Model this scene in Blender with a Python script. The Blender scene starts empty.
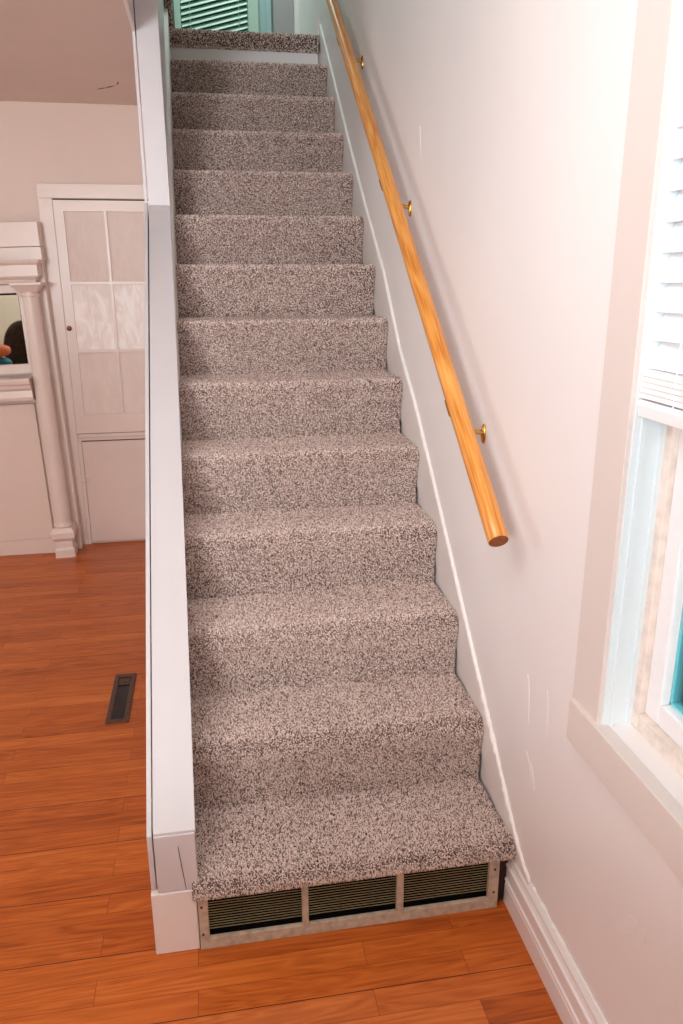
import bpy, bmesh, math, random
import numpy as np
from mathutils import Vector, Matrix

random.seed(7)
rng = np.random.default_rng(11)
PI = math.pi
scene = bpy.context.scene
COL = scene.collection

# ---------------------------------------------------------------- materials
def nmat(name):
    m = bpy.data.materials.new(name); m.use_nodes = True
    nt = m.node_tree
    b = nt.nodes['Principled BSDF']
    return m, nt, b

def lin(r, g, b):
    f = lambda c: (c / 255 / 12.92) if c / 255 <= .04045 else ((c / 255 + .055) / 1.055) ** 2.4
    return (f(r), f(g), f(b), 1)

def N(nt, t, **kw):
    n = nt.nodes.new(t)
    for k, v in kw.items():
        if k in ('operation', 'blend_type', 'data_type', 'wave_type', 'bands_direction', 'wave_profile', 'attribute_name',
                 'feature', 'noise_dimensions', 'offset', 'offset_frequency', 'distribution', 'interpolation_type'):
            setattr(n, k, v)
        else:
            n.inputs[k].default_value = v
    return n

def ramp(nt, src, stops):
    r = nt.nodes.new('ShaderNodeValToRGB')
    el = r.color_ramp.elements
    while len(el) > 1: el.remove(el[-1])
    el[0].position, el[0].color = stops[0]
    for p, c in stops[1:]:
        e = el.new(p); e.color = c
    nt.links.new(src, r.inputs['Fac'])
    return r

def coords(nt, scale=(1, 1, 1), rot=(0, 0, 0), loc=(0, 0, 0)):
    g = nt.nodes.new('ShaderNodeNewGeometry')
    mp = nt.nodes.new('ShaderNodeMapping')
    mp.inputs['Scale'].default_value = scale
    mp.inputs['Rotation'].default_value = rot
    mp.inputs['Location'].default_value = loc
    nt.links.new(g.outputs['Position'], mp.inputs['Vector'])
    return mp.outputs['Vector']

def mix(nt, fac, a, b, blend='MIX'):
    m = nt.nodes.new('ShaderNodeMix'); m.data_type = 'RGBA'; m.blend_type = blend
    for key, v in (('Factor', fac), ('A', a), ('B', b)):
        sock = [s for s in m.inputs if s.name == key and (s.type == 'VALUE' if key == 'Factor' else s.type == 'RGBA')][0]
        if isinstance(v, (float, int)): sock.default_value = v
        elif isinstance(v, tuple): sock.default_value = v
        else: nt.links.new(v, sock)
    return [s for s in m.outputs if s.type == 'RGBA'][0]

def bump(nt, bsdf, h, strength=.2, dist=.002):
    b = nt.nodes.new('ShaderNodeBump')
    b.inputs['Strength'].default_value = strength
    b.inputs['Distance'].default_value = dist
    nt.links.new(h, b.inputs['Height'])
    nt.links.new(b.outputs['Normal'], bsdf.inputs['Normal'])

def paint(name, rgb, rough=.5, var=.04, wob=.15, scale=14, spec=.35):
    m, nt, b = nmat(name)
    v = coords(nt)
    n1 = N(nt, 'ShaderNodeTexNoise', Scale=2.3, Detail=4.0); nt.links.new(v, n1.inputs['Vector'])
    c = lin(*rgb)
    d = tuple(x * (1 - var * 2) for x in c[:3]) + (1,)
    r = ramp(nt, n1.outputs['Fac'], [(.35, d), (.65, c)])
    nt.links.new(r.outputs['Color'], b.inputs['Base Color'])
    n2 = N(nt, 'ShaderNodeTexNoise', Scale=float(scale), Detail=5.0); nt.links.new(v, n2.inputs['Vector'])
    bump(nt, b, n2.outputs['Fac'], wob, .004)
    b.inputs['Roughness'].default_value = rough
    b.inputs['Specular IOR Level'].default_value = spec
    return m

def plain(name, rgb, rough=.5, metal=0., spec=.4, noise=.0, nscale=60):
    m, nt, b = nmat(name)
    c = lin(*rgb)
    n1 = N(nt, 'ShaderNodeTexNoise', Scale=float(nscale), Detail=4.0); nt.links.new(coords(nt), n1.inputs['Vector'])
    d = tuple(x * (1 - noise) for x in c[:3]) + (1,)
    r = ramp(nt, n1.outputs['Fac'], [(.35, d), (.6, c)])
    nt.links.new(r.outputs['Color'], b.inputs['Base Color'])
    b.inputs['Roughness'].default_value = rough
    b.inputs['Metallic'].default_value = metal
    b.inputs['Specular IOR Level'].default_value = spec
    return m

M = {}
M['wall'] = paint('white_wall_paint', (236, 229, 227), .42, .015, .10, 9)
M['wall_room'] = paint('cream_wall_paint', (219, 197, 185), .5, .02, .14, 7)
M['ceiling'] = paint('ceiling_paint', (222, 205, 194), .55, .03, .12, 6)
M['jamb'] = paint('pale_blue_white_jamb', (222, 231, 235), .35, .02, .03, 20, .5)  # blue sky light put into the colour of the white jamb
M['spackle'] = paint('dried_filler', (240, 232, 229), .6, .02, .3, 60)
M['plinth'] = paint('white_plinth_paint', (236, 230, 227), .35, .03, .1, 20, .5)
M['trim'] = paint('white_trim_paint', (238, 233, 232), .32, .02, .06, 20, .5)
M['cream_trim'] = paint('cream_gloss_paint', (221, 201, 191), .3, .03, .10, 16, .5)
M['cap'] = paint('grey_white_cap_paint', (208, 203, 205), .36, .02, .06, 20, .45)  # white boards darkened in the colour to offset too much light on top
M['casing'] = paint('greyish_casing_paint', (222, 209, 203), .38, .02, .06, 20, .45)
M['skirt'] = paint('grey_white_skirt_paint', (238, 231, 227), .45, .05, .10, 20)
M['caulk'] = paint('lumpy_white_caulk', (244, 240, 238), .5, .04, .6, 60)
M['teal_wall'] = paint('pale_teal_paint', (176, 203, 204), .5, .03, .1, 8)
M['sage_wall'] = paint('sage_cream_paint', (226, 236, 226), .6, .02, .1, 8)
M['dark'] = plain('dark_cavity', (14, 16, 24), .9)  # near-black colour stands in for the shade inside hollows
M['crack'] = plain('dark_crack', (70, 55, 48), .9)  # real cracks, and painted shade in the gaps between parts
M['brass'] = plain('polished_brass', (214, 164, 84), .22, 1.0)
M['old_brass'] = plain('aged_brass', (128, 78, 42), .35, .9, noise=.4)
M['grille'] = plain('worn_beige_enamel', (196, 180, 160), .5, 0, .4, .30, 45)
M['louvre'] = plain('greenish_beige_louvre', (196, 193, 150), .5, .0, .4, .25, 70)
M['register'] = plain('brown_register_metal', (98, 70, 56), .4, .5, .5, .25, 80)
M['register_dark'] = plain('dark_register_louvre', (74, 60, 56), .45, .5, .5, .2, 90)
M['vinyl'] = plain('white_window_vinyl', (236, 234, 236), .3, 0, .5, .02)
M['blind'] = plain('white_blind_slat', (246, 244, 246), .4, 0, .4, .01)
M['raw_wood'] = plain('peeling_tan_stop', (232, 218, 208), .7, 0, .3, .16, 40)
M['armchair'] = plain('dark_brown_plush', (62, 48, 40), .9, 0, .2, .45, 22)
M['orange_cloth'] = plain('orange_cloth', (204, 112, 72), .85, 0, .2, .2)
M['teal_cloth'] = plain('teal_cloth', (28, 96, 112), .85, 0, .2, .2)
M['green_blind'] = plain('pale_green_blind', (206, 232, 214), .45, 0, .4, .02)
M['green_trim'] = paint('pale_green_trim', (196, 222, 206), .4, .03, .08, 20)
M['grey_door'] = paint('grey_pink_door', (176, 170, 172), .4, .03, .08, 20)
M['end_grain'] = plain('brown_end_grain', (150, 84, 40), .6, 0, .3, .35, 120)
M['siding'] = paint('outdoor_siding', (190, 205, 208), .7, .05, .2, 6)
M['dark_siding'] = plain('dark_green_siding', (38, 58, 52), .8)
M['ground'] = paint('outdoor_ground', (150, 160, 150), .9, .2, .4, 3)

# mirror
m, nt, b = nmat('mirror_glass'); M['mirror'] = m
b.inputs['Base Color'].default_value = (.82, .86, .80, 1); b.inputs['Metallic'].default_value = 1; b.inputs['Roughness'].default_value = .02

# window glass with a faint teal tint
m, nt, b = nmat('teal_window_glass'); M['glass'] = m
nt.nodes.remove(b)
tr = nt.nodes.new('ShaderNodeBsdfTransparent'); tr.inputs['Color'].default_value = (.80, .97, .98, 1)
gl = nt.nodes.new('ShaderNodeBsdfGlossy'); gl.inputs['Roughness'].default_value = .02
fr = nt.nodes.new('ShaderNodeFresnel'); fr.inputs['IOR'].default_value = 1.35
mx = nt.nodes.new('ShaderNodeMixShader')
nt.links.new(fr.outputs[0], mx.inputs[0]); nt.links.new(tr.outputs[0], mx.inputs[1]); nt.links.new(gl.outputs[0], mx.inputs[2])
nt.links.new(mx.outputs[0], nt.nodes['Material Output'].inputs['Surface'])
m, nt, b = nmat('teal_glass_edge'); M['glass_edge'] = m
b.inputs['Base Color'].default_value = lin(120, 196, 205); b.inputs['Roughness'].default_value = .15

# cupboard panes: plain and cloudy
def pane_mat(name, a, c, streak):
    m, nt, b = nmat(name)
    v = coords(nt, (14, 14, 5))
    n = N(nt, 'ShaderNodeTexNoise', Scale=1.6, Detail=6.0, Distortion=1.2); nt.links.new(v, n.inputs['Vector'])
    r = ramp(nt, n.outputs['Fac'], [(.38, lin(*a)), (.62, lin(*c))])
    nt.links.new(r.outputs['Color'], b.inputs['Base Color'])
    b.inputs['Roughness'].default_value = .5
    return m
M['pane'] = pane_mat('papered_pane', (217, 197, 188), (221, 202, 193), 0)
M['cloudy_pane'] = pane_mat('cloudy_white_pane', (232, 220, 214), (248, 242, 238), 1)

# laminate floor: strips run along x
m, nt, b = nmat('orange_laminate'); M['floor'] = m
v = coords(nt)
br = N(nt, 'ShaderNodeTexBrick', Scale=1.0)
br.offset = .37; br.offset_frequency = 2
br.inputs['Brick Width'].default_value = .62; br.inputs['Row Height'].default_value = .066
br.inputs['Mortar Size'].default_value = .0006; br.inputs['Mortar Smooth'].default_value = .2
br.inputs['Color1'].default_value = (0, 0, 0, 1); br.inputs['Color2'].default_value = (1, 1, 1, 1); br.inputs['Mortar'].default_value = (.0, .0, .0, 1)
nt.links.new(v, br.inputs['Vector'])
sep = nt.nodes.new('ShaderNodeSeparateXYZ'); nt.links.new(v, sep.inputs[0])
# per-strip shift so that the grain changes from strip to strip
addv = nt.nodes.new('ShaderNodeVectorMath'); addv.operation = 'MULTIPLY_ADD'
nt.links.new(br.outputs['Color'], addv.inputs[0]); addv.inputs[1].default_value = (7.3, 1.9, 0)
nt.links.new(v, addv.inputs[2])
mp = nt.nodes.new('ShaderNodeMapping'); mp.inputs['Scale'].default_value = (1.5, 17, 1); nt.links.new(addv.outputs[0], mp.inputs['Vector'])
n1 = N(nt, 'ShaderNodeTexNoise', Scale=1.0, Detail=3.0, Distortion=.6); nt.links.new(mp.outputs[0], n1.inputs['Vector'])
sinn = nt.nodes.new('ShaderNodeMath'); sinn.operation = 'MULTIPLY'; sinn.inputs[1].default_value = 52; nt.links.new(n1.outputs['Fac'], sinn.inputs[0])
sin2 = nt.nodes.new('ShaderNodeMath'); sin2.operation = 'SINE'; nt.links.new(sinn.outputs[0], sin2.inputs[0])
mp2 = nt.nodes.new('ShaderNodeMapping'); mp2.inputs['Scale'].default_value = (4, 130, 1); nt.links.new(addv.outputs[0], mp2.inputs['Vector'])
n2 = N(nt, 'ShaderNodeTexNoise', Scale=1.0, Detail=4.0); nt.links.new(mp2.outputs[0], n2.inputs['Vector'])
ma = nt.nodes.new('ShaderNodeMath'); ma.operation = 'MULTIPLY_ADD'; ma.inputs[1].default_value = .085; nt.links.new(sin2.outputs[0], ma.inputs[0])
mb = nt.nodes.new('ShaderNodeMath'); mb.operation = 'MULTIPLY_ADD'; mb.inputs[1].default_value = .55; mb.inputs[2].default_value = -.02
nt.links.new(n2.outputs['Fac'], mb.inputs[0]); nt.links.new(mb.outputs[0], ma.inputs[2])
mc = nt.nodes.new('ShaderNodeMath'); mc.operation = 'MULTIPLY_ADD'; mc.inputs[1].default_value = .22
nt.links.new(br.outputs['Color'], mc.inputs[0]); nt.links.new(ma.outputs[0], mc.inputs[2])
r = ramp(nt, mc.outputs[0], [(.05, lin(132, 58, 18)), (.28, lin(177, 87, 29)), (.50, lin(198, 104, 41)), (.80, lin(218, 134, 64))])
# long plank joints, every third strip
mod = nt.nodes.new('ShaderNodeMath'); mod.operation = 'PINGPONG'; mod.inputs[1].default_value = .099; nt.links.new(sep.outputs[1], mod.inputs[0])
lt = nt.nodes.new('ShaderNodeMath'); lt.operation = 'LESS_THAN'; lt.inputs[1].default_value = .0011; nt.links.new(mod.outputs[0], lt.inputs[0])
mort = mix(nt, br.outputs['Fac'], r.outputs['Color'], lin(120, 46, 20))
joint = mix(nt, lt.outputs[0], mort, lin(70, 30, 16))
nt.links.new(joint, b.inputs['Base Color'])
b.inputs['Roughness'].default_value = .36; b.inputs['Specular IOR Level'].default_value = .35
bump(nt, b, ma.outputs[0], .06, .001)

# oak handrail
m, nt, b = nmat('golden_oak'); M['oak'] = m
ang = math.atan(.759)
v = coords(nt, (1, 1, 1), (-ang, 0, 0))
mp = nt.nodes.new('ShaderNodeMapping'); mp.inputs['Scale'].default_value = (16, 1.3, 16); nt.links.new(v, mp.inputs['Vector'])
n1 = N(nt, 'ShaderNodeTexNoise', Scale=.9, Detail=2.0, Distortion=.4); nt.links.new(mp.outputs[0], n1.inputs['Vector'])
s1 = nt.nodes.new('ShaderNodeMath'); s1.operation = 'MULTIPLY'; s1.inputs[1].default_value = 34; nt.links.new(n1.outputs['Fac'], s1.inputs[0])
s2 = nt.nodes.new('ShaderNodeMath'); s2.operation = 'SINE'; nt.links.new(s1.outputs[0], s2.inputs[0])
mp2 = nt.nodes.new('ShaderNodeMapping'); mp2.inputs['Scale'].default_value = (220, 7, 220); nt.links.new(v, mp2.inputs['Vector'])
n2 = N(nt, 'ShaderNodeTexNoise', Scale=1.0, Detail=3.0); nt.links.new(mp2.outputs[0], n2.inputs['Vector'])
s3 = nt.nodes.new('ShaderNodeMath'); s3.operation = 'MULTIPLY_ADD'; s3.inputs[1].default_value = .09
nt.links.new(s2.outputs[0], s3.inputs[0]); nt.links.new(n2.outputs['Fac'], s3.inputs[2])
r = ramp(nt, s3.outputs[0], [(.28, lin(192, 116, 46)), (.5, lin(219, 146, 68)), (.75, lin(234, 168, 90))])
nt.links.new(r.outputs['Color'], b.inputs['Base Color'])
b.inputs['Roughness'].default_value = .3

# carpet pile: every tuft carries its own tone
m, nt, b = nmat('speckled_carpet'); M['carpet'] = m
at = N(nt, 'ShaderNodeAttribute', attribute_name='tone')
nn = N(nt, 'ShaderNodeTexNoise', Scale=5.0, Detail=3.0); nt.links.new(coords(nt), nn.inputs['Vector'])
ma = nt.nodes.new('ShaderNodeMath'); ma.operation = 'MULTIPLY_ADD'; ma.inputs[1].default_value = .16; nt.links.new(nn.outputs['Fac'], ma.inputs[0])
mb = nt.nodes.new('ShaderNodeMath'); mb.operation = 'SUBTRACT'; mb.inputs[1].default_value = .08; nt.links.new(at.outputs['Fac'], mb.inputs[0])
nt.links.new(mb.outputs[0], ma.inputs[2])
r = ramp(nt, ma.outputs[0], [(.0, lin(70, 54, 50)), (.20, lin(134, 111, 103)), (.42, lin(200, 174, 164)), (.66, lin(236, 212, 202)), (1., lin(252, 238, 230))])
nt.links.new(r.outputs['Color'], b.inputs['Base Color'])
b.inputs['Roughness'].default_value = .95; b.inputs['Specular IOR Level'].default_value = .1

# ---------------------------------------------------------------- mesh helpers
class MB:
    def __init__(s): s.bm = bmesh.new()
    def box(s, x0, x1, y0, y1, z0, z1):
        vs = [s.bm.verts.new(p) for p in ((x0, y0, z0), (x1, y0, z0), (x1, y1, z0), (x0, y1, z0), (x0, y0, z1), (x1, y0, z1), (x1, y1, z1), (x0, y1, z1))]
        for f in ((3, 2, 1, 0), (4, 5, 6, 7), (0, 1, 5, 4), (1, 2, 6, 5), (2, 3, 7, 6), (3, 0, 4, 7)): s.bm.faces.new([vs[i] for i in f])
        return s
    def loft(s, rings, cap=True):
        R_ = [[s.bm.verts.new(p) for p in r] for r in rings]
        n = len(R_[0])
        for a, b_ in zip(R_, R_[1:]):
            for i in range(n): s.bm.faces.new((a[i], a[(i + 1) % n], b_[(i + 1) % n], b_[i]))
        if cap:
            s.bm.faces.new(R_[0][::-1]); s.bm.faces.new(R_[-1])
        return s
    def prism_x(s, poly, x0, x1, skew=None):          # poly in (y, z)
        f = skew or (lambda x, y, z: x)
        return s.loft([[(f(x, y, z), y, z) for y, z in poly] for x in (x0, x1)])
    def prism_y(s, poly, y0, y1):                      # poly in (x, z)
        return s.loft([[(x, y, z) for x, z in poly] for y in (y0, y1)])
    def prism_z(s, poly, z0, z1):
        return s.loft([[(x, y, z) for x, y in poly] for z in (z0, z1)])
    def tube(s, pts, r, n=12, caps=True):
        pts = [Vector(p) for p in pts]; rs = r if isinstance(r, (list, tuple)) else [r] * len(pts)
        rings = []; up = None
        for i, p in enumerate(pts):
            d = (pts[min(i + 1, len(pts) - 1)] - pts[max(i - 1, 0)]).normalized()
            if up is None:
                up = d.orthogonal().normalized()
            up = (up - d * up.dot(d)).normalized(); w = d.cross(up)
            rings.append([tuple(p + (up * math.cos(2 * PI * k / n) + w * math.sin(2 * PI * k / n)) * rs[i]) for k in range(n)])
        return s.loft(rings, caps)
    def lathe(s, prof, c, axis='z', n=24, sgn=1):       # prof: (radius, height)
        rings = []
        for r_, h in prof:
            ring = []
            for k in range(n):
                a = 2 * PI * k / n; u, w = r_ * math.cos(a), r_ * math.sin(a)
                ring.append({'z': (c[0] + u, c[1] + w, c[2] + h), 'y': (c[0] + u, c[1] + h * sgn, c[2] + w), 'x': (c[0] + h * sgn, c[1] + u, c[2] + w)}[axis])
            rings.append(ring)
        return s.loft(rings)
    def build(s, name, mat, parent=None, smooth=False, bevel=0, kind=None):
        bmesh.ops.recalc_face_normals(s.bm, faces=s.bm.faces)
        me = bpy.data.meshes.new(name); s.bm.to_mesh(me); s.bm.free()
        return link(name, me, mat, parent, smooth, bevel)

def wloc(o):
    v = Vector((0, 0, 0))
    while o is not None: v += o.location; o = o.parent
    return v

def link(name, me, mat, parent=None, smooth=False, bevel=0):
    if parent is not None:
        me.transform(Matrix.Translation(-wloc(parent)))
    else:
        pass
    o = bpy.data.objects.new(name, me); COL.objects.link(o)
    for mm in (mat if isinstance(mat, list) else [mat]): me.materials.append(M[mm])
    if parent is not None: o.parent = parent
    if smooth:
        me.polygons.foreach_set('use_smooth', [True] * len(me.polygons))
        try: me.set_sharp_from_angle(angle=math.radians(38))
        except Exception: pass
    if bevel:
        bv = o.modifiers.new('edge', 'BEVEL'); bv.width = bevel; bv.segments = 2; bv.limit_method = 'ANGLE'
    return o

def thing(name, loc, label, cat, group=None):
    o = bpy.data.objects.new(name, None); COL.objects.link(o); o.location = loc; o.empty_display_size = .1
    o['label'] = label; o['category'] = cat
    if group: o['group'] = group
    return o

def tag(o, label, cat, kind=None):
    o['label'] = label; o['category'] = cat
    if kind: o['kind'] = kind
    return o

def struct(o, label, cat): return tag(o, label, cat, 'structure')

def wall_with_hole(axis, c0, c1, a0, a1, z0, z1, holes):
    """slab between c0..c1 on axis, spanning a0..a1 and z0..z1, minus rectangular holes (h0,h1,k0,k1)"""
    mb = MB()
    ys = sorted({a0, a1, *[h[0] for h in holes], *[h[1] for h in holes]})
    zs = sorted({z0, z1, *[h[2] for h in holes], *[h[3] for h in holes]})
    for ya, yb in zip(ys, ys[1:]):
        for za, zb in zip(zs, zs[1:]):
            cy, cz = (ya + yb) / 2, (za + zb) / 2
            if any(h[0] < cy < h[1] and h[2] < cz < h[3] for h in holes): continue
            if axis == 'x': mb.box(c0, c1, ya, yb, za, zb)
            else: mb.box(ya, yb, c0, c1, za, zb)
    bmesh.ops.remove_doubles(mb.bm, verts=mb.bm.verts, dist=1e-5)
    # drop interior faces shared by two cells
    seen = {}
    for f in mb.bm.faces:
        seen.setdefault(tuple(sorted(v.index for v in f.verts)), []).append(f)
    mb.bm.verts.index_update()
    seen = {}
    for f in mb.bm.faces: seen.setdefault(tuple(sorted(v.index for v in f.verts)), []).append(f)
    dup = [f for fs in seen.values() if len(fs) > 1 for f in fs]
    if dup: bmesh.ops.delete(mb.bm, geom=dup, context='FACES')
    return mb

# ---------------------------------------------------------------- dimensions
RISE, RUN, Z1 = .2, .2415, .189
XW = .795                # right wall
CEIL = 2.413
BACK = 3.10
UP = 2.785               # upstairs floor
NSTEP = 13
YL = NSTEP * RUN         # foot of the last riser
TOPC = 5.1
KY = 1.80                # where the half wall becomes a full wall
FRONT = -3.6
LEFT = -3.2

# ---------------------------------------------------------------- room shell
fl = MB().box(LEFT, XW, FRONT, BACK, -.12, 0).build('floor', 'floor')
struct(fl, 'orange wood-look laminate floor with strips running across the room', 'floor')

ce = MB()
for x0, x1, y0, y1 in ((LEFT, -.104, FRONT, BACK), (-.104, XW, FRONT, .2)): ce.box(x0, x1, y0, y1, CEIL, CEIL + .3)
ce = ce.build('ceiling', 'ceiling')
struct(ce, 'plain pinkish plaster ceiling of the room left of the stairs', 'ceiling')
ck = MB()
for pts in (((-.353, 2.76), (-.325, 2.735), (-.305, 2.72), (-.330, 2.728)), ((-.312, 2.725), (-.285, 2.70), (-.262, 2.672), (-.290, 2.69)), ((-.25, 2.64), (-.243, 2.60), (-.236, 2.595), (-.246, 2.645))):
    ck.prism_z(pts, CEIL - .0015, CEIL + .001)
ck.build('peeling_crack', 'crack', ce)['label'] = 'dark flake where the ceiling paint peels'

wr = wall_with_hole('x', XW, XW + .16, FRONT, 4.3, 0, TOPC, [(-1.36, -.36, .735, 2.06)]).build('wall_right', 'wall')
struct(wr, 'tall white wall along the right side of the stairs, holding handrail and window', 'wall')
sp = MB()
def blob(mb, y, z, a, b_, ang):
    pts = []
    for k in range(14):
        t = 2 * PI * k / 14; rr = 1 + .25 * random.uniform(-1, 1)
        u, w = a * math.cos(t) * rr, b_ * math.sin(t) * rr
        pts.append((y + u * math.cos(ang) - w * math.sin(ang), z + u * math.sin(ang) + w * math.cos(ang)))
    mb.prism_x(pts, XW - .0007, XW + .001)
for y, z, a, b_, ang in ((-.052, .435, .035, .006, 1.0), (-.075, .425, .03, .005, 1.1), (-.50, .41, .05, .014, 2.2), (-.545, .43, .03, .01, 2.0), (-.02, .60, .06, .006, 1.4), (1.06, 1.95, .045, .01, 1.45), (-.12, .62, .05, .006, 1.5)):
    blob(sp, y, z, a, b_, ang)
sp.build('spackle_patches', 'spackle', wr)['label'] = 'pale smears of filler'

wb = MB().box(LEFT - .15, -.09, BACK, BACK + .15, 0, CEIL).build('wall_back', 'wall_room')
struct(wb, 'cream wall above the cupboard and mantel at the far end of the left room', 'wall')
wl = wall_with_hole('x', LEFT - .15, LEFT, FRONT, BACK, 0, CEIL, [(.5, 1.9, .9, 2.1)]).build('wall_left', 'wall_room')
struct(wl, 'cream outer wall of the left room', 'wall')
wf = wall_with_hole('y', FRONT - .15, FRONT, LEFT, XW, 0, CEIL, [(-1.95, -.85, 1.0, 2.2)]).build('wall_front', 'sage_wall')
struct(wf, 'sage cream wall reflected in the mantel mirror', 'wall')

struct(MB().box(-1.25, XW, -2.08, -1.98, 0, 1.08).build('wall_partition', 'wall_room'), 'low partition wall across the front room', 'wall')  # unseen wall added to keep light off the low right wall
# window frames added out of frame to match the light (daylight enters here)
mb = MB()
for a in (-1.95, -1.43, -.90): mb.box(a, a + .05, FRONT - .10, FRONT - .06, 1.0, 2.2)
for a in (1.0, 1.58, 2.15): mb.box(-1.95, -.85, FRONT - .10, FRONT - .06, a, a + .05)
struct(mb.build('window_3', 'vinyl'), 'white window frame in the front wall', 'window')
mb = MB()
for a in (.5, 1.18, 1.85): mb.box(LEFT - .10, LEFT - .06, a, a + .05, .9, 2.1)
for a in (.9, 1.48, 2.05): mb.box(LEFT - .10, LEFT - .06, .5, 1.9, a, a + .05)
struct(mb.build('window_4', 'vinyl'), 'white window frame in the left room outer wall', 'window')

# inner wall: sloped knee wall beside the stairs, full height from y = 1.8
LW = lambda y: -.097 - .0065 * y
RW = lambda y: -.003 - .0065 * y
KZ = lambda y: .347 + .818 * y
def inner(poly, fl_, fr_):
    return MB().loft([[(f(y), y, z) for y, z in poly] for f in (fl_, fr_)])
poly = [(0, 0), (YL - .02, 0), (YL - .02, TOPC), (KY, TOPC), (KY, KZ(KY) - .011), (0, KZ(0) - .011)]
wi = inner(poly, lambda y: LW(y) + .0135, RW).build('wall_inner', 'trim')
struct(wi, 'white half wall left of the stairs rising into a full wall', 'wall')
# header of the stairwell and upstairs shell
struct(MB().box(-.110, -.098, .2, KY - .011, CEIL - .001, TOPC).build('wall_stairwell', 'wall'), 'white stairwell side above the lower ceiling', 'wall')
struct(MB().box(-1.3, XW, .05, .2, CEIL + .3, TOPC).build('wall_stairwell_front', 'wall'), 'white stairwell end wall above the lower ceiling', 'wall')

# ---- trims of the inner wall
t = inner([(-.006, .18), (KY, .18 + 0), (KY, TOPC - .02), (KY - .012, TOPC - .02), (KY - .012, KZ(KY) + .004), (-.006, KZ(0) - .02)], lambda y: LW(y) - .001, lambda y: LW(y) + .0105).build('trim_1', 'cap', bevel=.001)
struct(t, 'thin white edge board on the room side of the half wall', 'trim')
n = 24
rings = []
for i in range(n + 1):
    y = -.012 + (KY + .012) * i / n
    z = KZ(y)
    xr = RW(y) + .014 * max(0, 1 - (y / KY) ** 2) + .001
    rings.append([(LW(y) + .0145, y, z - .012), (xr, y, z - .012), (xr, y, z), (LW(y) + .0145, y, z)])
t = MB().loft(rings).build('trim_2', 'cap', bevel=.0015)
struct(t, 'white sloping cap board on top of the half wall', 'trim')
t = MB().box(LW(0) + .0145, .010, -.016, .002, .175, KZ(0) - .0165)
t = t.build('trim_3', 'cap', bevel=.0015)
struct(t, 'white end block of the half wall, below its cap', 'trim')
MB().loft([[(-.030, -.0166, .30), (-.0285, -.0166, .30), (-.0285, -.0155, .30), (-.030, -.0155, .30)], [(-.0245, -.0166, .24), (-.0227, -.0166, .24), (-.0227, -.0155, .24), (-.0245, -.0155, .24)], [(-.0185, -.0166, .178), (-.017, -.0166, .178), (-.017, -.0155, .178), (-.0185, -.0155, .178)]]).build('split', 'crack', t)['label'] = 'thin dark crack'
t = MB().box(-.099, .004, -.018, .002, 0, .174).build('trim_4', 'plinth', bevel=.002)
struct(t, 'white plinth block at the foot of the half wall', 'trim')
# end face board of the full-height upper wall
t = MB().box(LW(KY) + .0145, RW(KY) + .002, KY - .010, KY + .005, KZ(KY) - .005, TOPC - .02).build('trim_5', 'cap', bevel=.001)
struct(t, 'flat white end board of the full-height wall above the half wall', 'trim')

# ---- skirt on the right wall, its bead of caulk, the baseboard
bead = [(3.127, 2.832), (2.81, 2.575), (2.246, 2.105), (1.90, 1.832), (1.542, 1.565), (1.249, 1.285), (1.027, 1.125), (.72, .86), (.375, .552), (.19, .388), (.016, .231), (-.05, .180), (-.11, .152)]
low = [(-.11, .10), (.0, .10), (YL, 2.55), (3.127, 2.60)]
t = MB().prism_x(bead + low, .788, XW + .004).build('trim_6', 'skirt')
struct(t, 'pale grey sloping skirt board between the carpet and the right wall', 'trim')
pts, rs = [], []
full = bead + [(-.5, .150), (-1.2, .150), (-2.2, .150)]
for (ya, za), (yb, zb) in zip(full, full[1:]):
    L = math.hypot(yb - ya, zb - za); k = max(2, int(L / .012))
    for i in range(k):
        u = i / k; y = ya + (yb - ya) * u; z = za + (zb - za) * u
        thick = .0072 if y > -.02 else .0042
        rough_amp = .0030 if .3 > y > -.25 else .0012
        pts.append((.7925, y, z + random.uniform(-1, 1) * rough_amp * .7)); rs.append(thick + random.uniform(-1, 1) * rough_amp)
t = MB().tube(pts, rs, 8).build('trim_7', 'caulk', smooth=True)
struct(t, 'lumpy white bead of caulk along the skirt and baseboard', 'trim')
prof = [(XW + .003, 0), (.776, 0), (.776, .056), (.7775, .059), (.7775, .064), (.775, .067), (.775, .072), (.7785, .076), (.7785, .108), (.776, .111), (.776, .117), (.781, .121), (.784, .130), (.784, .138), (.789, .146), (XW + .003, .150)]
t = MB().prism_y(prof, FRONT, -.004).build('baseboard_right', 'trim')
struct(t, 'white grooved baseboard at the foot of the right wall', 'baseboard')
MB().box(.754, .785, .004, .03, 0, .17).build('end_block', 'crack', t)  # dark-coloured block stands in for the shaded gap beside the grille

# ---------------------------------------------------------------- carpeted staircase
stair = thing('staircase', (.393, 0, 0), 'straight flight of stairs covered in speckled grey-brown carpet', 'staircase')
XL, XR = -.004, .7865

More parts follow.
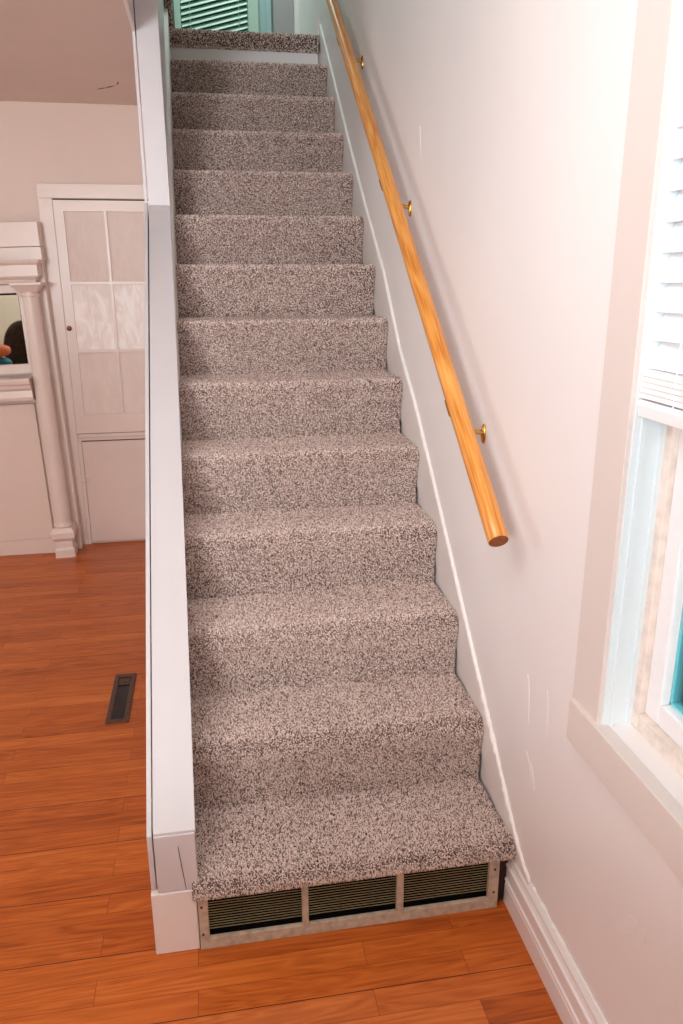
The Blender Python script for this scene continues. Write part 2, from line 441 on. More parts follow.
def profile(k, first=False):
    """carpet surface of step k from the foot of its riser to the foot of the next; list of (y, z) and outward normals"""
    y0, zb, zt = (k - 1) * RUN, Z1 + (k - 2) * RISE, Z1 + (k - 1) * RISE
    ov, rn = (.014 if k < 5 else .022), .034
    if first: ov, zb = .034, .178
    P = []
    yb = y0 + .004
    if first:
        P += [(y0 - .006, zb), (y0 - ov + .004, zb + .001)]
        rn = .026
        cz = zt - rn + .006; cy = y0 - ov + rn
        for i in range(9):
            a = PI * 1.12 - (PI * .62) * i / 8
            P.append((cy + rn * math.cos(a) * 1.0, cz + rn * math.sin(a)))
    else:
        P.append((yb, zb)); P.append((yb - .003, zb + (zt - zb) * .35)); P.append((yb - .010, zb + (zt - zb) * .62))
        cy, cz = y0 - ov + rn, zt - rn
        for i in range(10):
            a = PI * 1.05 - (PI * .55) * i / 9
            P.append((cy + rn * math.cos(a), cz + rn * math.sin(a)))
    P.append((y0 + .12, zt - .001)); P.append((y0 + RUN + .002, zt))
    return P

def sample(P, pitch):
    P = np.array(P); seg = np.diff(P, axis=0); L = np.hypot(seg[:, 0], seg[:, 1]); c = np.concatenate([[0], np.cumsum(L)])
    n = int(c[-1] / pitch); s = (np.arange(n) + .5) * c[-1] / n
    i = np.clip(np.searchsorted(c, s) - 1, 0, len(L) - 1)
    q = P[i] + seg[i] * ((s - c[i]) / L[i])[:, None]
    t = seg / L[:, None]
    # smoothed tangents
    tt = np.stack([np.interp(s, (c[:-1] + c[1:]) / 2, t[:, j]) for j in (0, 1)], 1)
    tt /= np.linalg.norm(tt, axis=1)[:, None]
    nrm = np.stack([-tt[:, 1], tt[:, 0]], 1)
    return q, nrm

def tufts(q, nrm, x0, x1, pitch, length=.0075, rad=.0023, keep=None):
    """little tapered yarn ends standing on a surface: returns verts, quads, tris, tone"""
    nx = int((x1 - x0) / pitch)
    gx = np.linspace(x0 + pitch / 2, x1 - pitch / 2, nx)
    X, I = np.meshgrid(gx, np.arange(len(q)))
    X = X.ravel() + rng.uniform(-.5, .5, X.size) * pitch
    I = I.ravel()
    jit = rng.uniform(-.5, .5, X.size) * pitch
    nv = np.stack([np.zeros(I.size), nrm[I, 0], nrm[I, 1]], 1)
    tv = np.stack([np.zeros(I.size), nrm[I, 1], -nrm[I, 0]], 1)
    C = np.stack([X, q[I, 0], q[I, 1]], 1) + tv * jit[:, None] - nv * .001
    n = len(C)
    ax = nv + rng.normal(0, .30, (n, 3)); ax[:, 2] -= .12
    ax /= np.linalg.norm(ax, axis=1)[:, None]
    e1 = np.cross(ax, np.array([.3, .8, .52])); e1 /= np.linalg.norm(e1, axis=1)[:, None]
    e2 = np.cross(ax, e1)
    ph = rng.uniform(0, 2 * PI, n)
    ln = length * rng.uniform(.75, 1.25, n); rr = rad * rng.uniform(.8, 1.25, n)
    V = np.zeros((n, 7, 3))
    for j in range(3):
        a = ph + j * 2 * PI / 3
        d = e1 * np.cos(a)[:, None] + e2 * np.sin(a)[:, None]
        V[:, j] = C + d * (rr * .8)[:, None]
        V[:, 3 + j] = C + ax * (ln * .62)[:, None] + d * (rr * 1.15)[:, None]
    V[:, 6] = C + ax * ln[:, None]
    base = (np.arange(n) * 7)[:, None]
    quads = np.concatenate([base + np.array([j, (j + 1) % 3, 3 + (j + 1) % 3, 3 + j]) for j in range(3)], 0)
    tris = np.concatenate([base + np.array([3 + j, 3 + (j + 1) % 3, 6]) for j in range(3)], 0)
    tone = np.clip(rng.beta(1.15, .9, n), 0, 1)
    return V.reshape(-1, 3), quads, tris, np.repeat(tone, 7)

def carpet_mesh(name, P, x0, x1, pitch, back, parent, length=.0075):
    """closed backing made of profile P extruded over x0..x1, plus its tufts"""
    q, nrm = sample(P, pitch)
    V, Q, T, tone = tufts(q, nrm, x0 + .001, x1 - .001, pitch, length, pitch * .58)
    # backing
    poly = list(P) + back
    m_ = len(poly)
    BV = np.array([(x, y, z) for x in (x0, x1) for y, z in poly])
    sides = [[i, (i + 1) % m_, m_ + (i + 1) % m_, m_ + i] for i in range(m_)]
    off = len(BV)
    verts = np.concatenate([BV, V], 0)
    loops = [np.array(sides).ravel()]
    sizes = [np.full(len(sides), 4)]
    for cap in (list(range(m_))[::-1], list(range(m_, 2 * m_))):
        loops.append(np.array(cap)); sizes.append(np.array([m_]))
    loops.append((Q + off).ravel()); sizes.append(np.full(len(Q), 4))
    loops.append((T + off).ravel()); sizes.append(np.full(len(T), 3))
    loops = np.concatenate(loops).astype(np.int32); sizes = np.concatenate(sizes).astype(np.int32)
    me = bpy.data.meshes.new(name)
    me.vertices.add(len(verts)); me.vertices.foreach_set('co', verts.astype(np.float32).ravel())
    me.loops.add(len(loops)); me.loops.foreach_set('vertex_index', loops)
    me.polygons.add(len(sizes)); me.polygons.foreach_set('loop_start', np.concatenate([[0], np.cumsum(sizes)[:-1]]).astype(np.int32))
    me.update(calc_edges=True)
    at_ = me.attributes.new('tone', 'FLOAT', 'POINT')
    at_.data.foreach_set('value', np.concatenate([np.full(len(BV), .12), tone]).astype(np.float32))
    me.validate()
    return link(name, me, 'carpet', parent)

for k in range(1, NSTEP + 1):
    P = profile(k, k == 1)
    y0, zt = (k - 1) * RUN, Z1 + (k - 1) * RISE
    if k == 1: back = [(RUN, zt - .03), (.02, zt - .03), (.02, .178)]
    else: back = [(y0 + RUN, zt - .03), (y0 + .03, zt - .03), (y0 + .03, zt - RISE)]
    pitch = .0028 if k <= 3 else (.0030 if k <= 7 else .0036)
    carpet_mesh('carpeted_step', P, XL, XR - (0.0 if k > 1 else -.0), pitch, back, stair, .0066 if k == 1 else .0056)
# landing: bare white riser board under a carpet nosing
MB().box(-.004, .779, YL - .004, YL + .02, Z1 + 12 * RISE - .02, 2.703).build('riser_board', 'trim', stair)['label'] = 'bare white top riser board'
P = [(YL - .004, 2.702), (YL - .030, 2.704)]
for i in range(9):
    a = PI * 1.0 - PI * .5 * i / 8
    P.append((YL - .036 + .028 + .028 * math.cos(a), 2.752 + .028 * math.sin(a)))
P += [(YL + .35, 2.780), (YL + .80, 2.780)]
o = carpet_mesh('landing_carpet', P, -.004, .779, .006, [(YL + .80, 2.76), (YL + .0, 2.76)], stair)
# carpeted step that turns off to the left at the landing
P = []
xs = .021
mb = MB().box(-.30, xs - .006, YL - .006, YL + .75, 2.76, 2.985)
q = np.array([(YL - .010, 2.77 + i * .006) for i in range(36)]); nr = np.tile(np.array([[-1., 0.]]), (36, 1))
V, Q, T, tone = tufts(q, nr, -.3, xs - .004, .006, .0075, .0034)
me = bpy.data.meshes.new('turning_step')
bmq = mb.bm; bmesh.ops.recalc_face_normals(bmq, faces=bmq.faces); tmp = bpy.data.meshes.new('tmp'); bmq.to_mesh(tmp); bmq.free()
bv = [tuple(v.co) for v in tmp.vertices]; bf = [list(p.vertices) for p in tmp.polygons]; bpy.data.meshes.remove(tmp)
me.from_pydata(bv + [tuple(v) for v in V], [], bf + [list(f) for f in (Q + len(bv))] + [list(f) for f in (T + len(bv))])
a_ = me.attributes.new('tone', 'FLOAT', 'POINT'); a_.data.foreach_set('value', np.concatenate([np.full(len(bv), .12), tone]).astype(np.float32))
link('turning_step', me, 'carpet', stair)['label'] = 'carpeted step turning off at the landing'
# carcass under the treads so nothing is hollow
car = [(.025, .0), (YL, .0), (YL, 2.55)]
for k in range(NSTEP, 0, -1):
    car += [((k - 1) * RUN + .035, Z1 + (k - 1) * RISE - .04 if k > 1 else .15)]
    if k > 1: car += [((k - 1) * RUN + .035, Z1 + (k - 2) * RISE - .04)] if k > 2 else [((k - 1) * RUN + .035, .15)]
MB().prism_x([(.06, 0), (YL - .01, 0), (YL - .01, 2.5), (.27, .15), (.06, .15)], .003, .78).build('stringer_block', 'dark', stair)

# ---------------------------------------------------------------- return air grille under the first tread
gr = thing('return_air_grille', (.378, -.01, 0), 'beige metal return air grille with three louvered openings under the lowest step', 'air grille')
GX0, GX1, GZ0, GZ1 = .006, .752, .0, .177
ops = [(.029, .252), (.268, .487), (.505, .725)]
oz0, oz1 = .030, .151
mb = wall_with_hole('y', -.022, -.010, GX0, GX1, GZ0, GZ1, [(a, b_, oz0, oz1) for a, b_ in ops])
mb.build('frame', 'grille', gr, bevel=.0012)
for a, b_ in ops:
    mb = MB()
    ns = 13
    for i in range(ns):
        z = oz0 + .022 + (oz1 - oz0 - .022) * (i + .5) / ns
        # blades lean back; a small sag makes each one slightly different
        rr = []
        for x in np.linspace(a + .0005, b_ - .0005, 7):
            dz = random.uniform(-.0005, .0005)
            rr.append([(x, -.0175, z + .0006 + dz), (x, -.0175, z - .0006 + dz), (x, -.0050, z - .0116 + dz), (x, -.0050, z - .0104 + dz)])
        mb.loft(rr)
    lp = mb.build('louver_panel', 'louvre', gr)
    for f in (.36, .70):
        x = a + (b_ - a) * f
        MB().box(x - .0008, x + .0008, -.0176, -.0150, oz0 + .02, oz1).build('stay_bar', 'register_dark', lp)
for x, z in ((.014, .125), (.740, .12), (.74, .05), (.014, .045)): MB().lathe([(.0035, 0), (.0032, .0015), (.001, .002)], (x, -.022, z), 'y', 10, -1).build('screw', 'old_brass', gr)
MB().box(GX0 + .01, GX1 - .01, -.0095, .045, 0.0, .003).box(GX0 + .01, GX1 - .01, .0335, .045, .003, .165).build('duct_back', 'dark', gr)  # dark sheets put the duct's shade behind the louvers

# ---------------------------------------------------------------- handrail
RXc = .713
rz = lambda y: .979 + .759 * (y - .012)
hr = thing('handrail', (RXc, .012, rz(.012)), 'round golden oak handrail on brass brackets along the right wall', 'handrail')
d = Vector((0, 1, .759)).normalized()
A = Vector((RXc, .014, rz(.014))); L = 3.0
pts = [A + d * (L * i / 40) for i in range(41)]
rad = [.0235] * 41
mb = MB(); mb.tube([A + d * .0, A + d * .002] + pts[1:], [.0222, .0235] + rad[1:], 28)
rail = mb.build('rail', ['oak', 'end_grain'], hr, smooth=True)
for p in rail.data.polygons:
    if len(p.vertices) > 10: p.material_index = 1
for y in (.345, 1.145, 1.97):
    z = rz(y); c = Vector((RXc, y, z))
    nrm = Vector((0, -d.z, d.y))
    under = c - nrm * .0235
    mb = MB()
    rose_z = z - .078
    for_ring = lambda sc, x: [(x, y + .010 + .010 * sc * math.cos(2 * PI * k / 18), rose_z + .026 * sc * math.sin(2 * PI * k / 18)) for k in range(18)]
    mb.loft([for_ring(1, XW + .001), for_ring(1, XW - .004), for_ring(.8, XW - .007), for_ring(.35, XW - .009)])
    br_ = mb.build('bracket', 'brass', hr, smooth=True)
    MB().tube([(XW - .007, y + .010, rose_z + .004), (XW - .022, y + .008, rose_z + .006), (XW - .05, y + .004, rose_z + .014), (RXc + .012, y, under.z - .014), (RXc, y, under.z - .002)], [.0065, .0062, .006, .006, .007], 12).build('arm', 'brass', br_, smooth=True)
    mb = MB()
    rings = []
    for s_ in (-.022, .022):
        ring = []
        for i in range(9):
            a = -PI * .04 - PI * .92 * i / 8
            for_r = .0243
            ring.append(c + d * s_ + Vector((1, 0, 0)) * math.cos(a) * for_r + nrm * math.sin(a) * for_r)
        for i in range(8, -1, -1):
            a = -PI * .04 - PI * .92 * i / 8
            ring.append(c + d * s_ + Vector((1, 0, 0)) * math.cos(a) * .0268 + nrm * math.sin(a) * .0268)
        rings.append([tuple(p) for p in ring])
    mb.loft(rings).build('saddle', 'brass', br_)

# ---------------------------------------------------------------- window in the right wall
win = MB()
WY0, WY1, WZ0, WZ1 = -.36, -1.36, .735, 2.06
JD = .840
# jamb linings inside the reveal
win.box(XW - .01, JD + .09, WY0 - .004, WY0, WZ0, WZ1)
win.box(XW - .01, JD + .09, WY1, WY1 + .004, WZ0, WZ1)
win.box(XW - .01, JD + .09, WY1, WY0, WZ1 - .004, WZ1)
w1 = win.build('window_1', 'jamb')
struct(w1, 'white double-glazed window with wide casing beside the handrail', 'window')
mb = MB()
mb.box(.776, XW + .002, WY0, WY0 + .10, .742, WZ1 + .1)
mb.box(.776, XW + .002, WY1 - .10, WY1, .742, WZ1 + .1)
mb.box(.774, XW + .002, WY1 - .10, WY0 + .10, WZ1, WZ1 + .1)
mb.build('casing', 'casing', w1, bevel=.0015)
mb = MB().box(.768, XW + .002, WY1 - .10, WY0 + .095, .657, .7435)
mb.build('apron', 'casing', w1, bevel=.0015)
mb = MB().box(.7695, JD + .08, WY1, WY0, .715, .742)
mb.build('stool', 'trim', w1, bevel=.001)
# jamb grooves (track) near the inner edge
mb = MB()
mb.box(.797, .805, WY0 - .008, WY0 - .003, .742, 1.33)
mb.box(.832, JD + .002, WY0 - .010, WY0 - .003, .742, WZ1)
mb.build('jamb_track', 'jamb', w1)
# old tan stop frame
mb = MB()
for y0, y1, z0, z1 in ((WY0 - .028, WY0 - .004, .742, WZ1), (WY1 + .004, WY1 + .028, .742, WZ1), (WY1 + .028, WY0 - .028, .742, .776), (WY1 + .028, WY0 - .028, WZ1 - .034, WZ1)):
    mb.box(JD, JD + .07, y0, y1, z0, z1)
mb.build('stop', 'raw_wood', w1, bevel=.002)
# vinyl sash
mb = MB()
sa, sb, sz0, sz1 = WY0 - .028, WY1 + .028, .776, WZ1 - .034
SW = .043
for y0, y1, z0, z1 in ((sa - SW, sa, sz0, sz1), (sb, sb + SW, sz0, sz1), (sb + SW, sa - SW, sz0, sz0 + SW), (sb + SW, sa - SW, sz1 - SW, sz1), (sb + SW, sa - SW, 1.42, 1.47)):
    mb.box(JD + .012, JD + .050, y0, y1, z0, z1)
sash = mb.build('sash', 'vinyl', w1, bevel=.004)
mb = MB()
for y0, y1, z0, z1 in ((sa - SW - .004, sa - SW, sz0 + SW, 1.42), (sb + SW, sb + SW + .007, sz0 + SW, 1.42), (sb + SW, sa - SW, sz0 + SW, sz0 + SW + .004)):
    mb.box(JD + .030, JD + .042, y0, y1, z0, z1)
mb.build('glazing_bead', 'glass_edge', sash)
MB().box(JD + .034, JD + .038, sb + SW, sa - SW, sz0 + SW, sz1 - SW).build('pane', 'glass', sash)

# faux-wood blind hanging inside the reveal, its spare slats stacked on the bottom rail
bl = thing('window_blind', (.82, -.86, 1.33), 'white wide-slat blind, half raised, hanging in the window beside the handrail', 'blind')
by0, by1 = WY1 + .006, WY0 - .0055
def slat(mb, zc, xc, tilt, w=.050, th=.0032, y0=by0, y1=by1, dz=0.):
    ca, sa_ = math.cos(tilt), math.sin(tilt)
    ring = []
    for u, v_ in ((-w / 2, -th / 2), (w / 2, -th / 2), (w / 2, th / 2), (0, th / 2 + .0025), (-w / 2, th / 2)):
        ring.append((xc + u * ca - v_ * sa_, zc + u * sa_ + v_ * ca))
    mb.loft([[(x, y, z + (dz if e else 0)) for x, z in ring] for e, y in enumerate((y0, y1))])
mb = MB()
zs = 1.424
while zs < 1.99:
    slat(mb, zs, .810, math.radians(66)); zs += .044
for i in range(5): slat(mb, 1.359 + i * .0088, .812, math.radians(1.5), th=.0078)
mb.build('slats', 'blind', bl)
mb = MB().prism_y([(.788, 1.324), (.837, 1.324), (.839, 1.334), (.837, 1.351), (.788, 1.351), (.785, 1.343)], by0, by1)
mb.build('bottom_rail', 'blind', bl, bevel=.001)
MB().box(.787, .838, by0, by1, 2.0, 2.05).build('head_rail', 'blind', bl, bevel=.002)
for y in (-.46, -.86, -1.26):
    for x in (.788, .834): MB().tube([(x, y, 1.34), (x, y, 2.01)], .0012, 6).build('ladder_cord', 'blind', bl)

# outdoors beyond the right window
struct(MB().box(XW + .2, 14, -12, 12, -.6, -.5).build('ground', 'ground'), 'grey-green ground outside the window', 'ground')

# ---------------------------------------------------------------- floor register
rg = thing('floor_register', (-.297, 1.21, 0), 'brown metal floor register set in the laminate near the half wall', 'floor vent')
rx0, rx1, ry0, ry1 = -.338, -.254, 1.028, 1.390
mb = MB()
for x0, x1, y0, y1 in ((rx0, rx0 + .019, ry0, ry1), (rx1 - .019, rx1, ry0, ry1), (rx0 + .019, rx1 - .019, ry0, ry0 + .022), (rx0 + .019, rx1 - .019, ry1 - .022, ry1)):
    mb.box(x0, x1, y0, y1, .0, .006)
mb.build('frame', 'register', rg, bevel=.002)
mb = MB()
ix0, ix1 = rx0 + .019, rx1 - .019
for i in range(22):
    y = ry0 + .030 + i * .0108
    mb.loft([[(x, y, .0008), (x, y + .001, .0008), (x, y + .0022, .0050), (x, y + .0012, .0050)] for x in (ix0, ix1)])
lp = mb.build('louver_panel', 'register_dark', rg)
MB().box(ix0, ix1, ry0 + .02, ry1 - .02, .0002, .0008).build('pan', 'dark', rg)  # near-black sheet stands in for the shaded duct below
MB().box(ix0 + .002, ix1 - .002, ry1 - .085, ry1 - .035, .001, .0042).build('damper_plate', 'register', rg, bevel=.001)
MB().box(-.300, -.290, ry1 - .068, ry1 - .052, .0042, .010).build('damper_lever', 'old_brass', rg, bevel=.001)

# ---------------------------------------------------------------- built-in cupboard in the back wall
cb = thing('built_in_cupboard', (-.42, BACK, 0), 'cream built-in cupboard with six-pane upper door beside the mantel', 'cupboard')
yF = BACK - .022
CX1 = -.122
mb = MB()
mb.box(-.741, -.669, yF, BACK + .001, 0, 1.951)
mb.box(-.741, CX1, yF, BACK + .001, 1.951, 2.024)
mb.box(-.150, CX1, yF, BACK + .001, 0, 1.951)
mb.box(-.669, -.150, yF + .002, BACK + .001, .637, .657)
mb.box(-.669, -.649, yF + .002, BACK + .001, 0, .637)
mb.build('face_frame', 'cream_trim', cb, bevel=.002)
MB().box(-.665, -.150, yF - .016, BACK, .659, .678).build('ledge', 'cream_trim', cb, bevel=.003)
MB().box(-.667, -.151, BACK - .004, BACK + .001, .01, 1.949).build('recess', 'crack', cb)  # dark sheet puts shade into the gaps round the doors
dx0, dx1, dz0, dz1 = -.6685, -.1505, .6795, 1.943
cols = [(-.616, -.411), (-.394, -.203)]
rows = [(.790, 1.139), (1.156, 1.508), (1.526, 1.886)]
mb = wall_with_hole('y', yF + .002, BACK - .005, dx0, dx1, dz0, dz1, [(a, b_, c_, d_) for a, b_ in cols for c_, d_ in rows])
door = mb.build('door', 'cream_trim', cb, bevel=.0015)
for ri, (c_, d_) in enumerate(rows):
    for a, b_ in cols:
        p = MB().box(a - .004, b_ + .004, yF + .0115, yF + .014, c_ - .004, d_ + .004).build('pane', 'cloudy_pane' if ri == 1 else 'pane', door)
        if ri == 1: p['label'] = 'cloudy white streaked pane'
mb = MB().lathe([(.005, 0), (.005, .006), (.012, .010), (.0135, .016), (.010, .021), (.003, .023)], (-.648, yF + .002, 1.276), 'y', 18, -1)
mb.build('knob', 'old_brass', door, smooth=True)['label'] = 'dark aged brass knob'
ld = MB().box(-.6475, -.1505, yF + .004, BACK - .005, .014, .630).build('door', 'cream_trim', cb, bevel=.002)
ld['label'] = 'plain flat lower door'
MB().box(-.672, -.632, yF - .006, yF + .003, .396, .410).build('turn_button', 'cream_trim', ld, bevel=.002)

# ---------------------------------------------------------------- fireplace mantel with mirror
mt = thing('fireplace_mantel', (-.77, 3.05, 0), 'cream fireplace mantel with round column, shelf and mirror, left of the cupboard', 'mantel')
LFT = -2.24                     # column on the far side
def both(f):                    # right side and its mirror image about the centre line
    for sgn in (0, 1): f((lambda x: x) if not sgn else (lambda x: 2 * -1.505 - x))
def sbox(mb, X, x0, x1, *r): a, b_ = sorted((X(x0), X(x1))); mb.box(a, b_, *r)
xr = -.695
mb = MB().box(2 * -1.505 - xr, xr, 3.00, 3.07, 0, 1.70)
mb.box(-2.2, -.78, 3.07, BACK, 0, 1.8)
mb.build('back_board', 'cream_trim', mt, bevel=.002)
mb = MB().box(2 * -1.505 + .688, -.688, 2.965, 3.072, 1.703, 1.826)
mb.build('top_board', 'cream_trim', mt, bevel=.003)
mb = MB().box(2 * -1.505 + .686, -.686, 2.96, 3.05, 1.635, 1.701)
mb.build('frieze', 'cream_trim', mt, bevel=.002)
# cornice: profile in (outset, z) swept round front and two ends
cp = [(0, 1.520), (.010, 1.520), (.014, 1.530), (.012, 1.537), (.022, 1.545), (.030, 1.556), (.030, 1.610), (.042, 1.622), (.046, 1.636), (0, 1.636)]
cx0, cx1, cyf = 2 * -1.505 + .735, -.735, 2.915
rings = []
for (px, py, ox, oy) in ((cx0, 3.02, -1, 0), (cx0, cyf, -1, -1), (cx1, cyf, 1, -1), (cx1, 3.02, 1, 0)):
    rings.append([(px + ox * o_, py + oy * o_, z) for o_, z in cp])
MB().loft(rings).build('cornice', 'cream_trim', mt)
def col_part(X):
    c = (X(-.766), 2.915, 0)
    mb = MB()
    prof = [(.046, .178), (.052, .182), (.052, .192), (.0475, .198), (.0465, .21), (.0465, .8), (.044, 1.42), (.0445, 1.452), (.049, 1.456), (.049, 1.464), (.0445, 1.468), (.0445, 1.478)]
    col = mb.lathe(prof, c, 'z', 28).build('column', 'cream_trim', mt, smooth=True)
    mb = MB()
    rings = []
    for h, z in ((.046, 1.476), (.050, 1.482), (.060, 1.495), (.072, 1.508), (.078, 1.512), (.078, 1.522)):
        rings.append([(c[0] - h, c[1] - h, z), (c[0] + h, c[1] - h, z), (c[0] + h, c[1] + h, z), (c[0] - h, c[1] + h, z)])
    mb.loft(rings).build('capital', 'cream_trim', col)
    mb = MB(); rings = []
    for h, z in ((.054, 0), (.054, .045), (.049, .052), (.047, .060), (.047, .100), (.055, .108), (.063, .120), (.064, .150), (.060, .160), (.055, .172), (.050, .179)):
        rings.append([(c[0] - h, c[1] - h, z), (c[0] + h, c[1] - h, z), (c[0] + h, c[1] + h, z), (c[0] - h, c[1] + h, z)])
    mb.loft(rings).build('plinth', 'cream_trim', col, bevel=.001)
both(col_part)
mx0, mx1, mz0, mz1 = 2 * -1.505 + .833, -.833, 1.098, 1.472
mb = wall_with_hole('y', 2.955, 3.0, mx0 - .016, mx1 + .016, mz0 - .05, mz1 + .045, [(mx0, mx1, mz0, mz1)])
mf = mb.build('mirror_frame', 'cream_trim', mt, bevel=.003)
MB().box(mx0 - .004, mx1 + .004, 2.978, 2.983, mz0 - .004, mz1 + .004).build('mirror', 'mirror', mf)['label'] = 'mirror glass'
mb = MB()
mb.box(mx0, mx1 - .014, 2.968, 2.977, mz1 - .010, mz1 + .001)
mb.box(mx1 - .005, mx1 + .0005, 2.972, 2.977, mz0, mz1)
mb.build('dark_rebate', 'dark', mf)  # dark strips paint the shadow along the mirror's edge
sp_ = [(2.985, .912), (2.880, .912), (2.872, .930), (2.876, .965), (2.862, .980), (2.856, .998), (2.846, 1.004), (2.842, 1.020), (2.842, 1.032), (2.985, 1.036)]
MB().prism_x(sp_, 2 * -1.505 + .818, -.818).build('shelf', 'cream_trim', mt)
mb = MB().box(2 * -1.505 + .838, -.838, 2.972, 3.01, .095, .880)
mb.build('infill_panel', 'wall_room', mt, bevel=.002)
mb = MB().box(2 * -1.505 + .830, -.830, 2.966, 3.01, .0, .094)
mb.build('base_strip', 'wall_room', mt, bevel=.003)
mt.rotation_euler = (0, -math.radians(1.55), 0)

# ---------------------------------------------------------------- armchair and cushions that the mirror shows
ac = thing('armchair', (-1.94, -2.0, 0), 'dark brown plush armchair seen in the mantel mirror', 'armchair')
def rounded(name, mat, parent, c, s, p=3.0, n=20, bumps=.02):
    mb = MB(); rings = []
    for i in range(1, n):
        ph = -PI / 2 + PI * i / n
        ring = []
        for k in range(28):
            th = 2 * PI * k / 28
            f = lambda v_: math.copysign(abs(v_) ** (2 / p), v_)
            w_ = 1 + bumps * math.sin(5 * th + 3 * ph) 
            ring.append((c[0] + s[0] * f(math.cos(ph)) * f(math.cos(th)) * w_, c[1] + s[1] * f(math.cos(ph)) * f(math.sin(th)) * w_, c[2] + s[2] * f(math.sin(ph))))
        rings.append(ring)
    return mb.loft(rings).build(name, mat, parent, smooth=True)
rounded('backrest', 'armchair', ac, (-1.94, -2.27, .72), (.30, .11, .36), 2.6)
rounded('seat', 'armchair', ac, (-1.94, -1.95, .34), (.30, .36, .13), 4)
rounded('armrest', 'armchair', ac, (-2.26, -1.97, .42), (.09, .36, .20), 3)
rounded('armrest', 'armchair', ac, (-1.62, -1.97, .42), (.09, .36, .20), 3)
MB().lathe([(.012, 0), (.012, .03), (.024, .05), (.020, .075), (.006, .085)], (-1.99, -2.27, 1.065), 'z', 14).build('finial', 'armchair', ac, smooth=True)
for x in (-2.21, -1.67):
    for y in (-2.22, -1.68): MB().lathe([(.022, 0), (.028, .22)], (x, y, 0), 'z', 12).build('leg', 'armchair', ac, smooth=True)
sofa = thing('side_stool', (-2.14, -1.30, 0), 'low brown stool in front of the armchair', 'stool')
rounded('seat', 'armchair', sofa, (-2.14, -1.30, .51), (.19, .19, .07), 4)
for x in (-2.26, -2.02):
    for y in (-1.42, -1.18): MB().lathe([(.016, 0), (.02, .47)], (x, y, 0), 'z', 10).build('leg', 'armchair', sofa, smooth=True)
c1 = rounded('cushion', 'teal_cloth', None, (-2.13, -1.30, .662), (.18, .17, .082), 2.6); tag(c1, 'teal cushion under the orange one, seen in the mirror', 'cushion')
c2 = rounded('cushion', 'orange_cloth', None, (-2.12, -1.30, .811), (.17, .16, .066), 2.6); tag(c2, 'orange cushion on top of the teal one, seen in the mirror', 'cushion')

# ---------------------------------------------------------------- upstairs
YB = 4.10
struct(MB().box(-1.3, XW, YL + .021, YB + .15, 2.60, 2.758).build('floor_upstairs', 'ceiling'), 'upstairs floor slab', 'floor')
struct(MB().box(-1.3, XW + .16, .05, YB + .15, TOPC, TOPC + .1).build('ceiling_upstairs', 'ceiling'), 'ceiling over the stairwell', 'ceiling')
struct(wall_with_hole('y', YB, YB + .12, -1.3, XW, 2.6, TOPC, [(.05, .475, 2.95, 4.2)]).build('wall_upstairs', 'teal_wall'), 'pale teal wall upstairs around the small window', 'wall')
struct(MB().box(-1.42, -1.3, .05, YB + .12, 2.6, TOPC).build('wall_upstairs_left', 'teal_wall'), 'pale teal end wall upstairs', 'wall')
mb = MB()
for x0, x1, z0, z1 in ((.012, .052, 2.93, 4.28), (.472, .538, 2.93, 4.28), (.052, .472, 4.2, 4.28), (.012, .538, 2.88, 2.95)): mb.box(x0, x1, YB - .02, YB + .002, z0, z1)
w2 = struct(mb.build('window_2', 'green_trim', bevel=.002), 'small window with pale green trim at the top of the stairs', 'window')
MB().box(.05, .475, YB + .07, YB + .074, 2.95, 4.2).build('pane', 'glass', w2)
b2 = thing('window_blind', (.26, YB, 3.0), 'narrow pale green slatted blind hanging crooked in the window above the stairs', 'blind')
mb = MB(); zc = 2.86
while zc < 4.08:
    ring = []
    tl = math.radians(50)
    for u, v_ in ((-.0175, -.0007), (.0175, -.0007), (.0175, .0007), (0, .003), (-.0175, .0007)):
        ring.append((u * math.cos(tl) - v_ * math.sin(tl), u * math.sin(tl) + v_ * math.cos(tl)))
    sl = .27
    mb.loft([[(x, YB + .022 + yy, zc + zz + (x - .26) * sl) for yy, zz in ring] for x in (.056, .470)])
    zc += .033
mb.build('slats', 'green_blind', b2)
MB().box(.056, .470, YB + .008, YB + .038, 4.16, 4.195).build('head_rail', 'green_blind', b2)
for x in (.11, .415): MB().tube([(x, YB + .008, 2.9), (x, YB + .008, 4.17)], .0015, 6).build('ladder_cord', 'green_blind', b2)
struct(MB().box(-1.3, 2.2, YB + .55, YB + .65, 1.5, 6.0).build('wall_outside', 'dark_siding'), 'dark green wall outside the upstairs window', 'wall')  # added behind the pane so the gaps between slats read dark
# door and casing at the right of the upstairs wall
mb = MB().box(.632, .765, YB - .012, YB + .01, UP, 4.75)
d1 = struct(mb.build('door_1', 'grey_door', bevel=.002), 'grey white door edge at the top of the stairs', 'door')
mb = MB().box(.590, .618, YB - .03, YB + .002, UP, 4.8); mb.build('casing', 'teal_wall', d1, bevel=.002)
MB().box(.766, XW + .001, YB - .03, YB + .002, UP, 4.8).build('casing', 'trim', d1, bevel=.002)
# end of the skirt at the landing
t = MB().box(.772, XW + .001, YL + .005, YL + .05, 2.79, 2.885).build('trim_8', 'trim', bevel=.002)
struct(t, 'small white end block of the skirt at the landing', 'trim')
t = inner([(.02, .10), (.02, .275), (.30, .53), (YL - .024, 2.87), (YL - .024, 2.50)], lambda y: RW(y) - .002, lambda y: -.0035).build('trim_9', 'skirt')
struct(t, 'pale skirt board on the left side of the stairs, below the cap board', 'trim')
struct(MB().box(-.12, XW, YL + .022, YL + .06, 0, 2.6).build('wall_under_landing', 'wall_room'), 'closing wall under the landing', 'wall')

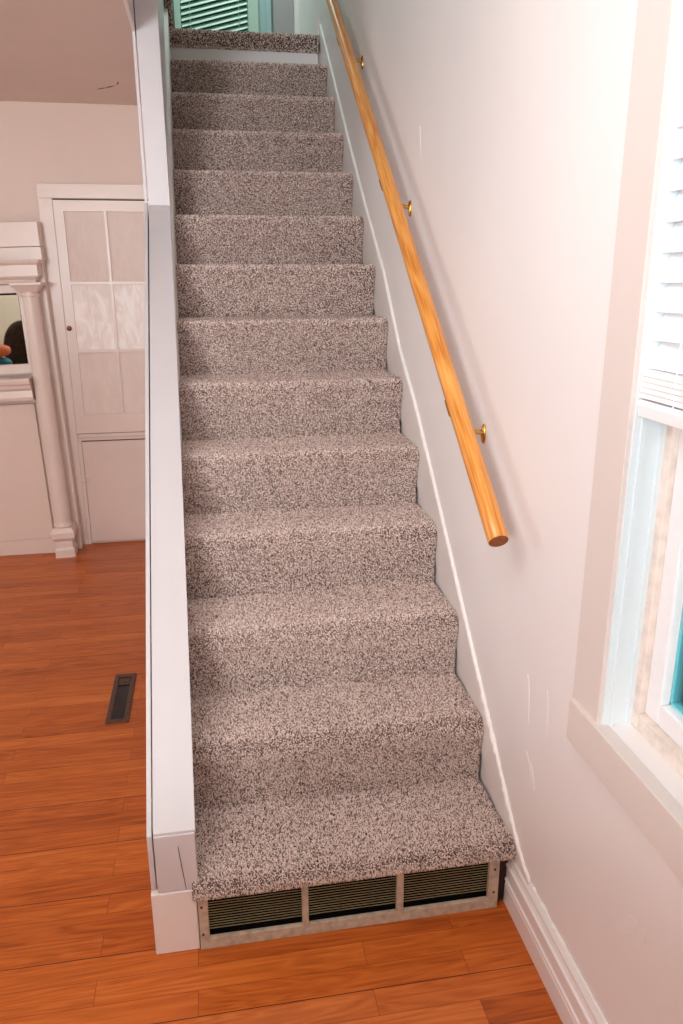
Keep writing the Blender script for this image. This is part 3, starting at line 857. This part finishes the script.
# ---------------------------------------------------------------- light
w = bpy.data.worlds.new('daylight'); scene.world = w; w.use_nodes = True
bg = w.node_tree.nodes['Background']; bg.inputs['Color'].default_value = (.74, .95, 1.0, 1); bg.inputs['Strength'].default_value = 3.0

def area(name, loc, target, sx, sy, power, color):
    l = bpy.data.lights.new(name, 'AREA'); l.shape = 'RECTANGLE'; l.size = sx; l.size_y = sy; l.energy = power; l.color = color
    o = bpy.data.objects.new(name, l); COL.objects.link(o); o.location = loc
    o.rotation_euler = (Vector(target) - Vector(loc)).to_track_quat('-Z', 'Y').to_euler()
    return o
area('front_window_daylight', (-1.40, FRONT - .03, 1.65), (-1.0, FRONT + .90, 2.75), .75, .75, 135, (.92, .97, 1.))  # key from behind left through the added window, tilted up
area('left_window_daylight', (LEFT - .03, 1.2, 1.5), (0, 1.2, 1.5), 1.35, 1.15, 8, (1., .97, .95))  # fill for the left room through its added window
area('ceiling_lamp', (-.30, -.60, 2.22), (.12, 1.5, 1.2), 1.0, .7, 18, (.94, .97, 1.))  # added overhead fill standing in for ceiling bounce, without a fixture
area('upstairs_ceiling_lamp', (.26, 3.62, 4.25), (.26, 4.1, 3.1), .4, .3, 13, (.80, 1., .95))  # added unseen fill that brightens the upstairs blind

# ---------------------------------------------------------------- camera
yaw, pitch, roll = -.17022586704728648, .2968489057675987, -.004655568761642018
f = Vector((-math.sin(yaw) * math.cos(pitch), math.cos(yaw) * math.cos(pitch), -math.sin(pitch)))
r0 = Vector((math.cos(yaw), math.sin(yaw), 0)); u0 = r0.cross(f)
r_ = r0 * math.cos(roll) + u0 * math.sin(roll); u_ = -r0 * math.sin(roll) + u0 * math.cos(roll)
cam = bpy.data.cameras.new('camera'); co = bpy.data.objects.new('camera', cam); COL.objects.link(co)
co.matrix_world = Matrix(((r_.x, u_.x, -f.x, .09608899560676905), (r_.y, u_.y, -f.y, -1.5172115817104455), (r_.z, u_.z, -f.z, 1.5441340230074845), (0, 0, 0, 1)))
cam.sensor_fit = 'HORIZONTAL'; cam.sensor_width = 36; cam.lens = 768.9715420905237 * 36 / 683
cam.clip_start = .02
scene.camera = co

vs = scene.view_settings
vs.view_transform = 'Standard'; vs.look = 'None'; vs.exposure = .08; vs.gamma = 1; vs.use_curve_mapping = False
scene.cycles.use_denoising = True
scene.cycles.max_bounces = 10; scene.cycles.diffuse_bounces = 6
